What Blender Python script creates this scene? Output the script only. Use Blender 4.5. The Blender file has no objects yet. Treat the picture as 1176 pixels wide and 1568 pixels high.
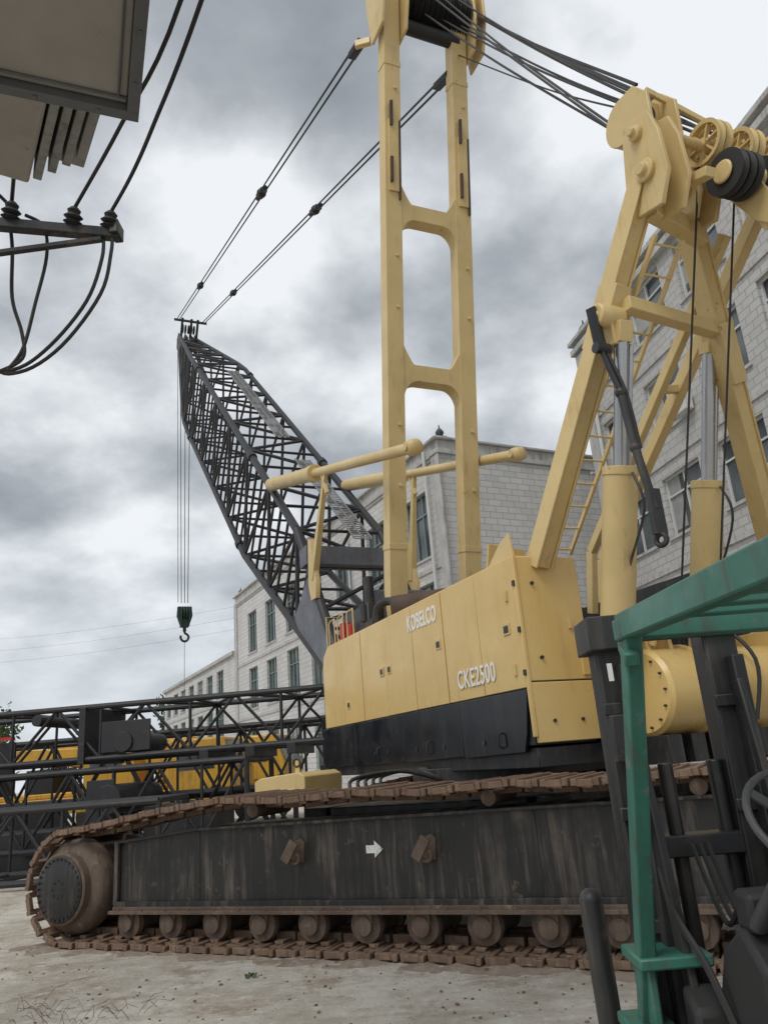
import bpy, math, random
from mathutils import Vector, Matrix, noise as mnoise
random.seed(7)
V=Vector
sc=bpy.context.scene
COL=bpy.context.collection
sc.view_settings.view_transform='Standard'
sc.view_settings.look='None'
sc.view_settings.exposure=0

# ------------------------------------------------------------------ mesh builder
class B:
    def __init__(s): s.v=[];s.f=[]
    def add(s,vs,fs):
        n=len(s.v); s.v+= [tuple(p) for p in vs]; s.f+=[tuple(i+n for i in q) for q in fs]
    def box(s,x0,x1,y0,y1,z0,z1):
        s.add([(x0,y0,z0),(x1,y0,z0),(x1,y1,z0),(x0,y1,z0),(x0,y0,z1),(x1,y0,z1),(x1,y1,z1),(x0,y1,z1)],
              [(0,3,2,1),(4,5,6,7),(0,1,5,4),(1,2,6,5),(2,3,7,6),(3,0,4,7)])
    def beam(s,p,q,a,b,up=(0,0,1),a2=None,b2=None):
        p=V(p);q=V(q);d=(q-p).normalized();up=V(up)
        sd=d.cross(up)
        if sd.length<1e-4: sd=d.cross(V((0,1,0)))
        sd.normalize();u=sd.cross(d).normalized()
        a2=a if a2 is None else a2;b2=b if b2 is None else b2
        vs=[]
        for c,aa,bb in ((p,a,b),(q,a2,b2)):
            for i,j in ((-1,-1),(1,-1),(1,1),(-1,1)): vs.append(c+sd*(i*aa/2)+u*(j*bb/2))
        s.add(vs,[(0,1,2,3),(7,6,5,4),(0,4,5,1),(1,5,6,2),(2,6,7,3),(3,7,4,0)])
    def lathe(s,c,ax,prof,n=24):
        c=V(c);ax=V(ax).normalized();t=ax.cross(V((0,0,1)))
        if t.length<1e-3: t=ax.cross(V((0,1,0)))
        t.normalize();b=ax.cross(t)
        vs=[];fs=[];m=len(prof)
        for r,h in prof:
            for i in range(n):
                a=2*math.pi*i/n
                vs.append(c+ax*h+t*(r*math.cos(a))+b*(r*math.sin(a)))
        for k in range(m-1):
            for i in range(n):
                j=(i+1)%n
                fs.append((k*n+i,k*n+j,(k+1)*n+j,(k+1)*n+i))
        fs.append(tuple(range(n-1,-1,-1)));fs.append(tuple((m-1)*n+i for i in range(n)))
        s.add(vs,fs)
    def ring(s,c,ax,prof,n=24):
        c=V(c);ax=V(ax).normalized();t=ax.cross(V((0,0,1)))
        if t.length<1e-3: t=ax.cross(V((0,1,0)))
        t.normalize();b=ax.cross(t);vs=[];fs=[];m=len(prof)
        for r,h in prof:
            for i in range(n):
                a=2*math.pi*i/n;vs.append(c+ax*h+t*(r*math.cos(a))+b*(r*math.sin(a)))
        for k in range(m):
            k2=(k+1)%m
            for i in range(n):
                j=(i+1)%n;fs.append((k*n+i,k*n+j,k2*n+j,k2*n+i))
        s.add(vs,fs)
    def cyl(s,p,q,r,r2=None,n=12):
        p=V(p);q=V(q);L=(q-p).length
        if L<1e-6:return
        s.lathe(p,q-p,[(r,0),(r if r2 is None else r2,L)],n)
    def prism(s,pts,vec):
        pts=[V(p) for p in pts];vec=V(vec);n=len(pts)
        s.add(pts+[p+vec for p in pts],[tuple(range(n)),tuple(range(2*n-1,n-1,-1))]+[(i,i+n,(i+1)%n+n,(i+1)%n) for i in range(n)])
    def tube(s,pts,r,n=8):
        pts=[V(p) for p in pts];N=len(pts);vs=[];fs=[]
        ref=None
        for k,p in enumerate(pts):
            d=(pts[min(k+1,N-1)]-pts[max(k-1,0)]).normalized()
            if ref is None:
                ref=d.cross(V((0,0,1)))
                if ref.length<.05: ref=d.cross(V((1,0,0)))
            ref=(ref-d*ref.dot(d)).normalized();b=d.cross(ref)
            for i in range(n):
                a=2*math.pi*i/n;vs.append(p+ref*(r*math.cos(a))+b*(r*math.sin(a)))
        for k in range(N-1):
            for i in range(n):
                j=(i+1)%n;fs.append((k*n+i,k*n+j,(k+1)*n+j,(k+1)*n+i))
        fs.append(tuple(range(n-1,-1,-1)));fs.append(tuple((N-1)*n+i for i in range(n)))
        s.add(vs,fs)
    def torus(s,c,ax,R,r,n=24,m=8):
        s.ring(c,ax,[(R+r*math.cos(2*math.pi*j/m),r*math.sin(2*math.pi*j/m)) for j in range(m)],n)
    def sphere(s,c,r,sz=1,n=12,m=8):
        c=V(c);vs=[];fs=[]
        for k in range(m+1):
            p=math.pi*k/m
            for i in range(n):
                a=2*math.pi*i/n;vs.append(c+V((r*math.sin(p)*math.cos(a),r*math.sin(p)*math.sin(a),r*sz*math.cos(p))))
        for k in range(m):
            for i in range(n):
                fs.append((k*n+i,(k+1)*n+i,(k+1)*n+(i+1)%n,k*n+(i+1)%n))
        s.add(vs,fs)
    def obj(s,name,mat,parent=None,bevel=0,smooth=True):
        me=bpy.data.meshes.new(name);me.from_pydata(s.v,[],s.f);me.validate()
        import bmesh
        bm=bmesh.new();bm.from_mesh(me);bmesh.ops.recalc_face_normals(bm,faces=bm.faces);bm.to_mesh(me);bm.free()
        if smooth:
            me.shade_smooth();me.set_sharp_from_angle(angle=math.radians(35))
        o=bpy.data.objects.new(name,me);COL.objects.link(o)
        if mat:me.materials.append(mat)
        if parent:o.parent=parent
        if bevel:
            md=o.modifiers.new('bevel','BEVEL');md.width=bevel;md.segments=2;md.limit_method='ANGLE';md.angle_limit=math.radians(50)
        return o
def empty(name,loc=(0,0,0),rot=0,parent=None):
    o=bpy.data.objects.new(name,None);COL.objects.link(o);o.location=loc;o.rotation_euler=(0,0,rot)
    o.empty_display_size=.3
    if parent:o.parent=parent
    return o
def smoothpts(P,k=6):
    P=[V(p) for p in P];out=[]
    for i in range(len(P)-1):
        p0=P[max(i-1,0)];p1=P[i];p2=P[i+1];p3=P[min(i+2,len(P)-1)]
        for j in range(k):
            t=j/k
            out.append(.5*((2*p1)+(p2-p0)*t+(2*p0-5*p1+4*p2-p3)*t*t+(3*p1-p0-3*p2+p3)*t**3))
    out.append(P[-1]);return out

# ------------------------------------------------------------------ materials
def ramp(nt,src,stops):
    r=nt.nodes.new('ShaderNodeValToRGB');e=r.color_ramp.elements
    while len(e)<len(stops):e.new(.5)
    for i,(p,c) in enumerate(stops):
        e[i].position=p;e[i].color=(c,c,c,1) if isinstance(c,(int,float)) else (*c,1)
    nt.links.new(src,r.inputs[0]);return r.outputs[0]
def noise(nt,vec,scale,detail=4,rough=.6,mapscale=None,dist=0):
    n=nt.nodes.new('ShaderNodeTexNoise');n.inputs['Scale'].default_value=scale;n.inputs['Detail'].default_value=detail
    n.inputs['Roughness'].default_value=rough;n.inputs['Distortion'].default_value=dist
    if mapscale:
        m=nt.nodes.new('ShaderNodeMapping');m.inputs['Scale'].default_value=mapscale;nt.links.new(vec,m.inputs[0]);vec=m.outputs[0]
    nt.links.new(vec,n.inputs['Vector']);return n.outputs['Fac']
def mix(nt,fac,a,b):
    m=nt.nodes.new('ShaderNodeMix');m.data_type='RGBA'
    for i,x in ((0,fac),(6,a),(7,b)):
        if isinstance(x,bpy.types.NodeSocket): nt.links.new(x,m.inputs[i])
        elif i==0:m.inputs[0].default_value=x
        else:m.inputs[i].default_value=(*x,1)
    return m.outputs[2]
def mul(nt,a,b):
    m=nt.nodes.new('ShaderNodeMath');m.operation='MULTIPLY';nt.links.new(a,m.inputs[0]);nt.links.new(b,m.inputs[1]);return m.outputs[0]
def base(name):
    m=bpy.data.materials.new(name);m.use_nodes=True;nt=m.node_tree
    p=nt.nodes['Principled BSDF'];tc=nt.nodes.new('ShaderNodeTexCoord')
    return m,nt,p,tc.outputs['Object']
def bump(nt,p,h,st,dist=.02):
    b=nt.nodes.new('ShaderNodeBump');b.inputs['Strength'].default_value=st;b.inputs['Distance'].default_value=dist
    nt.links.new(h,b.inputs['Height']);nt.links.new(b.outputs[0],p.inputs['Normal'])
def paint(name,c,dark,dirt,rough=.5,dirtamt=.5,chip=None,streak=True,metal=0,sc_=1.0,bmp=0,chipth=.60,sth=.48):
    m,nt,p,o=base(name)
    n1=noise(nt,o,1.3*sc_,5,.65)
    col=mix(nt,ramp(nt,n1,[(.35,0),(.72,1)]),c,dark)
    if streak:
        n2=noise(nt,o,1.0,4,.7,(9*sc_,9*sc_,.7*sc_))
        col=mix(nt,mul(nt,ramp(nt,n2,[(sth,0),(sth+.22,1)]),ramp(nt,n1,[(.38,.12),(.62,min(1,dirtamt*1.6))])),col,dirt)
    if chip:
        n4=noise(nt,o,5.5*sc_,6,.72,None,.4);col=mix(nt,mul(nt,ramp(nt,n4,[(chipth,0),(chipth+.05,1)]),ramp(nt,n1,[(.40,.25),(.6,1)])),col,chip)
        if bmp:bump(nt,p,n4,bmp,.012)
    nt.links.new(col,p.inputs['Base Color'])
    nt.links.new(ramp(nt,n1,[(.3,rough-.10),(.7,rough+.15)]),p.inputs['Roughness'])
    p.inputs['Metallic'].default_value=metal
    return m
YEL=paint('yellow_paint',(.67,.505,.235),(.57,.425,.19),(.30,.19,.09),.42,.5,(.20,.10,.05),bmp=.06,chipth=.645,sth=.56)
YELH=paint('yellow_house_paint',(.71,.50,.19),(.63,.44,.165),(.42,.28,.12),.27,.4,(.32,.2,.09),chipth=.71,sth=.54)
BLK=paint('black_paint',(.016,.017,.019),(.032,.032,.032),(.11,.095,.08),.42,.5,(.10,.06,.04))
BLKG=paint('black_gloss_paint',(.009,.011,.016),(.014,.015,.018),(.07,.06,.05),.20,.35,None)
BLKF=paint('track_frame_paint',(.011,.011,.012),(.026,.024,.022),(.16,.13,.105),.50,.9,(.13,.095,.07),bmp=.25,chipth=.61)
RUST=paint('rusty_steel',(.145,.085,.055),(.28,.19,.13),(.05,.035,.028),.75,.8,(.34,.26,.195),sc_=3,bmp=.5)
DUSTR=paint('dusty_roller_steel',(.095,.063,.045),(.19,.14,.105),(.04,.035,.03),.8,.6,(.24,.185,.14),sc_=2)
BOOM=paint('boom_dark_steel',(.018,.019,.023),(.036,.034,.036),(.10,.07,.055),.5,.4,(.09,.055,.045),streak=False)
GREYS=paint('grey_steel',(.14,.15,.175),(.09,.095,.11),(.07,.055,.05),.5,.5,(.1,.06,.04))
WALK=paint('walkway_grey',(.27,.27,.27),(.2,.2,.2),(.1,.1,.1),.6,.5,None,streak=False)
ROPE=paint('wire_rope',(.016,.015,.015),(.03,.027,.025),(.03,.03,.03),.55,0,None,streak=False)
CHR=paint('chrome_rod',(.45,.46,.48),(.38,.39,.4),(.2,.2,.2),.25,.2,None,metal=.85,streak=False)
RUB=paint('black_rubber',(.018,.018,.019),(.032,.031,.03),(.05,.05,.05),.6,.3,None,streak=False)
DGREY=paint('dark_grey_plastic',(.05,.052,.056),(.08,.08,.08),(.1,.09,.08),.5,.4,None,sc_=4)
GRN=paint('green_paint',(.055,.20,.15),(.038,.15,.11),(.08,.09,.07),.42,.8,(.14,.18,.15),sc_=2.5,bmp=.1,chipth=.59)
HKG=paint('hook_green_paint',(.02,.045,.035),(.03,.05,.04),(.03,.03,.03),.5,.3,None,streak=False)
WHT=paint('white_lettering',(.85,.85,.82),(.75,.75,.7),(.4,.35,.28),.5,.3,None,streak=False)
WHTW=paint('worn_white_marking',(.80,.80,.77),(.68,.68,.64),(.2,.18,.16),.6,.5,(.08,.07,.065),sc_=4,chipth=.58)
MUF=paint('rusty_muffler',(.10,.062,.045),(.05,.04,.035),(.15,.085,.05),.8,.4,None,sc_=2)
RED=paint('red_plastic',(.5,.03,.02),(.4,.03,.02),(.1,.03,.02),.4,.2,None,streak=False)
ORG=paint('orange_yellow_paint',(.70,.40,.05),(.58,.32,.05),(.2,.12,.05),.4,.5,None)
CONC=paint('pole_concrete',(.33,.32,.30),(.26,.25,.24),(.15,.14,.13),.85,.4,None)
CAB=paint('cabinet_sheet_metal',(.33,.31,.275),(.27,.25,.22),(.16,.13,.11),.5,.4,(.12,.09,.07),streak=False,sc_=2,chipth=.64)
CABD=paint('cabinet_rim_metal',(.12,.125,.13),(.08,.085,.09),(.06,.06,.06),.45,.4,None,streak=False)
FINM=paint('transformer_grey',(.30,.30,.29),(.22,.22,.21),(.12,.11,.1),.5,.7,None)
MUD=paint('dried_mud',(.30,.24,.185),(.20,.15,.115),(.1,.08,.06),.95,.4,(.38,.33,.275),streak=False,sc_=2,bmp=.8,chipth=.52)

def tilewall(name,c1,c2,mortar,bw,bh):
    m,nt,p,o=base(name)
    s=nt.nodes.new('ShaderNodeSeparateXYZ');nt.links.new(o,s.inputs[0])
    ad=nt.nodes.new('ShaderNodeMath');nt.links.new(s.outputs[0],ad.inputs[0]);nt.links.new(s.outputs[1],ad.inputs[1])
    cb=nt.nodes.new('ShaderNodeCombineXYZ');nt.links.new(ad.outputs[0],cb.inputs[0]);nt.links.new(s.outputs[2],cb.inputs[1])
    b=nt.nodes.new('ShaderNodeTexBrick');nt.links.new(cb.outputs[0],b.inputs['Vector'])
    b.inputs['Color1'].default_value=(*c1,1);b.inputs['Color2'].default_value=(*c2,1);b.inputs['Mortar'].default_value=(*mortar,1)
    b.inputs['Scale'].default_value=1;b.inputs['Brick Width'].default_value=bw;b.inputs['Row Height'].default_value=bh
    b.inputs['Mortar Size'].default_value=.016;b.inputs['Bias'].default_value=-.2
    n=noise(nt,o,.5,5,.7,(1,1,.35))
    col=mix(nt,ramp(nt,n,[(.42,0),(.75,.55)]),b.outputs['Color'],(.38,.36,.335))
    nt.links.new(col,p.inputs['Base Color']);p.inputs['Roughness'].default_value=.6
    return m
WALL=tilewall('white_tile_wall',(.62,.615,.60),(.53,.525,.51),(.36,.355,.345),.6,.26)
WALLR=tilewall('grey_tile_wall',(.50,.495,.48),(.44,.435,.42),(.28,.275,.265),.5,.25)
TRIM=paint('cement_trim',(.50,.495,.48),(.41,.405,.39),(.18,.17,.15),.8,.8,None)
WFR=paint('window_frame',(.62,.63,.62),(.52,.53,.52),(.3,.3,.3),.5,.2,None,streak=False)
WFRG=paint('window_frame_green',(.20,.26,.24),(.15,.20,.185),(.1,.1,.1),.5,.2,None,streak=False)
CURT=paint('curtain_fabric',(.36,.36,.34),(.25,.26,.26),(.2,.2,.2),.9,.3,None)
ROOF=paint('dark_roof',(.07,.07,.08),(.1,.1,.1),(.05,.05,.05),.8,.3,None)
def glass():
    m,nt,p,o=base('window_glass')
    nt.links.new(mix(nt,ramp(nt,noise(nt,o,.45,2),[(.4,0),(.6,1)]),(.035,.045,.05),(.12,.14,.15)),p.inputs['Base Color'])
    p.inputs['Roughness'].default_value=.08;p.inputs['Specular IOR Level'].default_value=.7
    bump(nt,p,noise(nt,o,.8,2),.08,.05)
    return m
GLS=glass()
def ground():
    m,nt,p,o=base('dusty_concrete_ground')
    c=mix(nt,ramp(nt,noise(nt,o,.8,7,.7),[(.42,0),(.58,1)]),(.72,.67,.59),(.53,.47,.385))
    c=mix(nt,ramp(nt,noise(nt,o,1.7,8,.74,None,.3),[(.52,0),(.63,.75)]),c,(.37,.28,.20))
    hn=noise(nt,o,6,9,.76)
    c=mix(nt,ramp(nt,hn,[(.53,0),(.62,.75)]),c,(.76,.73,.67))
    c=mix(nt,ramp(nt,hn,[(.34,.75),(.44,0)]),c,(.32,.26,.21))
    sk=noise(nt,o,1.0,5,.65,(1,4,1))
    c=mix(nt,ramp(nt,sk,[(.54,0),(.64,.4)]),c,(.38,.31,.24))
    nt.links.new(c,p.inputs['Base Color']);p.inputs['Roughness'].default_value=.88
    bump(nt,p,hn,1.0,.06)
    return m
GND=ground()
def foliage():
    m,nt,p,o=base('foliage')
    nt.links.new(mix(nt,noise(nt,o,2,3),(.03,.06,.02),(.10,.14,.05)),p.inputs['Base Color']);p.inputs['Roughness'].default_value=.8
    return m
FOL=foliage()
BARK=paint('bark',(.09,.065,.045),(.05,.04,.03),(.05,.04,.03),.9,.3,None)

# ------------------------------------------------------------------ world + sun + camera
w=bpy.data.worlds.new('World');sc.world=w;w.use_nodes=True;nt=w.node_tree;nt.nodes.clear()
out=nt.nodes.new('ShaderNodeOutputWorld');sky=nt.nodes.new('ShaderNodeTexSky');sky.sky_type='NISHITA';sky.sun_disc=False
SUN_EL,SUN_AZ=math.radians(52),math.radians(215)
sky.sun_elevation=SUN_EL;sky.sun_rotation=SUN_AZ
b1=nt.nodes.new('ShaderNodeBackground');b1.inputs[1].default_value=.08;nt.links.new(sky.outputs[0],b1.inputs[0])
tc=nt.nodes.new('ShaderNodeTexCoord');sp=nt.nodes.new('ShaderNodeSeparateXYZ');nt.links.new(tc.outputs['Generated'],sp.inputs[0])
mx=nt.nodes.new('ShaderNodeMath');mx.operation='MAXIMUM';nt.links.new(sp.outputs[2],mx.inputs[0]);mx.inputs[1].default_value=0
ad=nt.nodes.new('ShaderNodeMath');ad.operation='ADD';nt.links.new(mx.outputs[0],ad.inputs[0]);ad.inputs[1].default_value=.5
dv=nt.nodes.new('ShaderNodeVectorMath');dv.operation='DIVIDE'
cbx=nt.nodes.new('ShaderNodeCombineXYZ')
for i in range(3):nt.links.new(ad.outputs[0],cbx.inputs[i])
nt.links.new(tc.outputs['Generated'],dv.inputs[0]);nt.links.new(cbx.outputs[0],dv.inputs[1])
big=noise(nt,dv.outputs[0],2.3,2,.5)
fine=noise(nt,dv.outputs[0],4.6,7,.53,(1,1,1.3))
m1=nt.nodes.new('ShaderNodeMath');m1.operation='MULTIPLY_ADD';nt.links.new(big,m1.inputs[0]);m1.inputs[1].default_value=.5
m2=nt.nodes.new('ShaderNodeMath');m2.operation='MULTIPLY';nt.links.new(fine,m2.inputs[0]);m2.inputs[1].default_value=.5
nt.links.new(m2.outputs[0],m1.inputs[2])
cl=ramp(nt,m1.outputs[0],[(.36,(.27,.295,.325)),(.45,(.39,.42,.45)),(.52,(.58,.615,.65)),(.60,(.86,.89,.92))])
hz=ramp(nt,mx.outputs[0],[(0,.75),(.30,0)])
cl=mix(nt,hz,cl,(.72,.77,.82))
b2=nt.nodes.new('ShaderNodeBackground');nt.links.new(cl,b2.inputs[0]);b2.inputs[1].default_value=1.08
ms=nt.nodes.new('ShaderNodeMixShader');ms.inputs[0].default_value=.93
nt.links.new(b1.outputs[0],ms.inputs[1]);nt.links.new(b2.outputs[0],ms.inputs[2]);nt.links.new(ms.outputs[0],out.inputs[0])
sl=bpy.data.lights.new('sun','SUN');sl.energy=1.5;sl.angle=math.radians(25);sl.color=(1,.97,.92)
so=bpy.data.objects.new('sun',sl);COL.objects.link(so)
sd=V((math.sin(SUN_AZ)*math.cos(SUN_EL),math.cos(SUN_AZ)*math.cos(SUN_EL),math.sin(SUN_EL)))
so.rotation_euler=sd.to_track_quat('Z','Y').to_euler();so.location=(0,0,30)
cam=bpy.data.cameras.new('camera');co=bpy.data.objects.new('camera',cam);COL.objects.link(co);sc.camera=co
cam.sensor_fit='VERTICAL';cam.sensor_height=36;cam.sensor_width=27;cam.lens=36*1178/1568;cam.clip_start=.05;cam.clip_end=2000
co.matrix_world=Matrix.Translation((0,0,1.7))@Matrix.Rotation(math.radians(107.8),4,'X')@Matrix.Rotation(math.radians(-4.6),4,'Z')

# ------------------------------------------------------------------ ground
b=B();b.add([(-400,-400,0),(400,-400,0),(400,400,0),(-400,400,0)],[(0,1,2,3)]);b.obj('ground',GND)
b=B()
for i in range(900):
    y=random.uniform(4.5,9.8);x=random.uniform(-6,2.2)
    r=random.choice([.004,.005,.006,.008,.01,.014])*random.uniform(.7,1.3)
    if i<6:r=.026
    n0=len(b.v);b.sphere((x,y,r*.3),r,.6,6,4)
    for k in range(n0,len(b.v)):
        q=b.v[k];b.v[k]=(q[0]+random.uniform(-.3,.3)*r,q[1]+random.uniform(-.3,.3)*r,q[2])
b.obj('gravel',RUST)
b=B()
for cx,cy in ((-2.85,6.72),(-2.6,6.6),(-3.1,7.0),(-2.2,6.75)):
    for i in range(12):
        a=random.uniform(0,6.28);L=random.uniform(.1,.3)
        p=V((cx+random.uniform(-.2,.2),cy+random.uniform(-.2,.2),0));q=p+V((math.cos(a)*L*.8,math.sin(a)*L*.8,L*random.uniform(.1,.6)))
        b.tube([p,p.lerp(q,.5)+V((0,0,L*.2)),q],.0018,4)
b.obj('dry_grass',DUSTR)
b=B()
for i in range(7):
    p=V((-1.45+random.uniform(-.06,.06),7.55+random.uniform(-.06,.06),.015));u=V((random.uniform(-1,1),random.uniform(-1,1),.5)).normalized()*.035;v=u.orthogonal().normalized()*.018
    b.add([p-u,p+v,p+u,p-v],[(0,1,2,3)])
b.obj('fallen_leaves',FOL,smooth=False)

# ================================================================== CRAWLER CRANE
crane=empty('crawler_crane')
UP=empty('upper_works',(.44,10.2,0),math.radians(24),crane)
UC=empty('undercarriage',(1.16,6.95,0),math.radians(64.5),crane)

mud=empty('mud',(1.16,6.95,0),math.radians(64.5))
b=B();nx,ny=34,200;x0_,x1_,y0_,y1_=-.42,1.6,-3.6,6.7
for j in range(ny+1):
    for i in range(nx+1):
        x=x0_+(x1_-x0_)*i/nx;y=y0_+(y1_-y0_)*j/ny
        e=min((x-x0_)/.35,(x1_-x)/.35,(y-y0_)/.5,(y1_-y)/.5,1)
        h=mnoise.fractal(V((x*3,y*3,0)),1.0,2.0,5)*.5+.5
        b.v.append((x,y,.052*h*e*(1.15 if x<.1 else .8)-.020))
for j in range(ny):
    for i in range(nx):
        a=j*(nx+1)+i;b.f.append((a,a+1,a+nx+2,a+nx+1))
b.obj('mud_ridge',MUD,mud)

def track_path():
    P=[]
    for i in range(60):P.append((5.55-i*(5.55+2.55)/59,.045))
    for i in range(1,25):
        a=-math.pi/2-i*math.pi/24;P.append((-2.6+.6*math.cos(a),.645+.6*math.sin(a)))
    for i in range(1,50):
        t=-2.6+i*(3.7+2.6)/50;base_=1.245+min(1,(t+2.6)/1.1)*.165
        P.append((t,base_+.014*math.sin(t*4.2)))
    P+= [(3.9,1.39),(4.4,1.345),(4.9,1.275),(5.3,1.225),(5.55,1.20)]
    for i in range(1,24):
        a=math.pi/2-i*math.pi/24;P.append((5.62+.575*math.cos(a),.62+.575*math.sin(a)))
    return P
def resample(P,step):
    P=P+[P[0]];L=[0]
    for i in range(1,len(P)):L.append(L[-1]+math.dist(P[i],P[i-1]))
    n=round(L[-1]/step);st=L[-1]/n;out=[];j=0
    for k in range(n):
        d=k*st
        while L[j+1]<d:j+=1
        f=(d-L[j])/(L[j+1]-L[j]);p=(P[j][0]+(P[j+1][0]-P[j][0])*f,P[j][1]+(P[j+1][1]-P[j][1])*f)
        tx,tz=P[j+1][0]-P[j][0],P[j+1][1]-P[j][1];l=math.hypot(tx,tz);out.append((p,(tx/l,tz/l)))
    return out,st
def track(x0,par,tag):
    pts,st=resample(track_path(),.262)
    b=B()
    for (t,z),(tt,tz) in pts:
        jt=random.uniform(-.05,.05);jx=random.uniform(-.012,.012)
        tt,tz=tt*math.cos(jt)-tz*math.sin(jt),tt*math.sin(jt)+tz*math.cos(jt)
        nt_,nz=-tz,tt
        def bx(xa,xb,ta,tb,na,nb,tap=0):
            vs=[]
            for n_,tp in ((na,0),(nb,tap)):
                for x_,t_ in ((xa,ta+tp),(xb,ta+tp),(xb,tb-tp),(xa,tb-tp)):
                    vs.append((x0+x_+jx,t+tt*t_+nt_*n_,z+tz*t_+nz*n_))
            b.add(vs,[(0,3,2,1),(4,5,6,7),(0,1,5,4),(1,2,6,5),(2,3,7,6),(3,0,4,7)])
        bx(0.02,1.18,-.125,-.065,-.03,.035,.008)
        bx(0,1.2,.055,.115,-.025,.035,.008)
        bx(.20,1.0,-.065,.055,-.015,.012)
        bx(0.0,.055,-.075,.065,-.032,.025,.006)
        bx(1.145,1.2,-.075,.065,-.032,.025)
        bx(.40,.50,-.12,.11,-.10,-.025)
        bx(.70,.80,-.12,.11,-.10,-.025)
        bx(.10,.19,-.155,-.12,-.035,.015);bx(1.0,1.08,-.155,-.12,-.035,.015)
        bx(.22,.36,-.02,.09,-.055,-.02,.015)
    b.obj('track_shoes'+tag,RUST,par,smooth=False,bevel=.006 if not tag else 0)
    b=B()
    def sect(y,z0,z1):return [(x0+.26,y,z0),(x0+.94,y,z0),(x0+.94,y,z1),(x0+.26,y,z1)]
    a=sect(5.02,.36,1.05);m_=sect(3.9,.38,1.15);c=sect(-2.0,.44,1.24)
    for s0,s1 in ((a,m_),(m_,c)):
        b.add(s0+s1,[(0,1,2,3),(7,6,5,4),(0,4,5,1),(1,5,6,2),(2,6,7,3),(3,7,4,0)])
    b.beam((x0+.225,5.05,.39),(x0+.225,-2.0,.46),.05,.10)
    b.beam((x0+.235,5.02,1.045),(x0+.235,3.9,1.145),.05,.03)
    b.beam((x0+.235,3.9,1.145),(x0+.235,-2.0,1.235),.05,.03)
    b.beam((x0+.235,5.04,.40),(x0+.235,5.04,1.05),.05,.06)
    for y in (3.9,.2): b.beam((x0+.2565,y,.45),(x0+.2565,y,1.18),.008,.02,up=(0,1,0))
    b.beam((x0+.6,5.0,.62),(x0+.6,5.6,.62),.5,.35)
    b.obj('track_frame'+tag,BLKF,par,bevel=.008)
    b=B()
    b.beam((x0+.20,5.05,.345),(x0+.20,-2.0,.415),.16,.035)
    b.beam((x0+.195,5.05,.375),(x0+.195,-2.0,.445),.02,.03)
    for i in range(22):
        y=4.9-i*.32;zz=.345+.01*(5.05-y);b.cyl((x0+.13,y,zz+.01),(x0+.13,y,zz+.04),.014,n=6)
    b.obj('frame_bottom_flange'+tag,DUSTR,par,bevel=.005)
    b=B()
    for y in (2.67,1.25):
        b.prism([(x0+.26,y-.09,.80),(x0+.26,y+.07,.80),(x0+.26,y+.07,.86),(x0+.26,y-.01,1.0),(x0+.26,y-.07,1.02),(x0+.26,y-.11,.98)],(-.035,0,0))
        b.torus((x0+.16,y-.03,.85),(1,0,0.25),.055,.02,16,6)
        b.beam((x0+.12,y+.06,.82),(x0+.12,y-.06,1.0),.1,.03,up=(1,0,0))
    b.obj('lifting_lugs'+tag,DUSTR,par,bevel=.005)
    b=B();y=4.85
    while y>-1.9:
        z=.235+.006*(4.85-y)
        b.lathe((x0+.22,y,z),(1,0,0),[(.05,-.05),(.085,-.045),(.09,0),(.155,.01),(.165,.07),(.12,.09),(.12,.50),(.155,.52),(.15,.6),(.06,.62)],20)
        b.box(x0+.19,x0+.22,y-.09,y+.09,z+.02,z+.11)
        y-=.585
    for y in (3.2,.6,-1.2):
        b.lathe((x0+.3,y,1.30),(1,0,0),[(.04,-.05),(.07,-.04),(.07,.6),(.04,.62)],16)
    b.obj('track_rollers'+tag,DUSTR,par)
    b=B()
    b.lathe((x0+.0,5.66,.60),(1,0,0),[(.36,0),(.375,.012),(.375,.10),(.43,.12),(.47,.16),(.50,.22),(.50,.34),(.44,.36),(.44,.8),(.5,.82),(.5,.95),(.3,1.0)],48)
    b.lathe((x0+.15,-2.6,.645),(1,0,0),[(.3,0),(.34,.02),(.34,.1),(.50,.12),(.52,.2),(.52,.3),(.44,.32),(.44,.6),(.52,.62),(.52,.75),(.3,.8)],36)
    b.obj('drive_wheels'+tag,DUSTR,par)
    b=B();b.lathe((x0-.012,5.66,.60),(1,0,0),[(.05,-.012),(.33,-.010),(.345,0),(.345,.02)],48)
    for i in range(30):
        a=2*math.pi*i/30;b.cyl((x0-.035,5.66+.315*math.cos(a),.60+.315*math.sin(a)),(x0,5.66+.315*math.cos(a),.60+.315*math.sin(a)),.014,n=6)
    for i in range(8):
        a=2*math.pi*i/8;b.cyl((x0-.03,5.66+.09*math.cos(a),.60+.09*math.sin(a)),(x0,5.66+.09*math.cos(a),.60+.09*math.sin(a)),.012,n=6)
    b.obj('drive_cover_disc'+tag,BLKF,par)
track(0,UC,'');track(6.4,UC,'_far')
b=B()
ar=[(.07,.035),(-.02,.035),(-.02,.075),(-.11,0),(-.02,-.075),(-.02,-.035),(.07,-.035)]
b.prism([(.256,1.81+y,.90+z) for y,z in ar],(-.006,0,0));b.obj('direction_arrow_marking',WHTW,UC,smooth=False)
b=B()
b.beam((.9,1.54,.95),(6.7,1.54,.95),2.2,.6)
b.lathe((3.8,1.54,1.2),(0,0,1),[(1.45,0),(1.45,.15),(1.3,.17),(1.3,.34)],48)
b.beam((1.0,2.9,1.0),(3.3,2.3,1.05),.35,.5);b.beam((1.0,.2,1.0),(3.3,.8,1.05),.35,.5)
for i in range(5):b.tube(smoothpts([(1.6+i*.2,2.7,1.3),(1.7+i*.2,2.8,1.5),(2.2+i*.2,2.4,1.55),(2.6,2.0,1.4)]),.025,6)
b.obj('car_body',BLK,UC,bevel=.01)
b=B()
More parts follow.
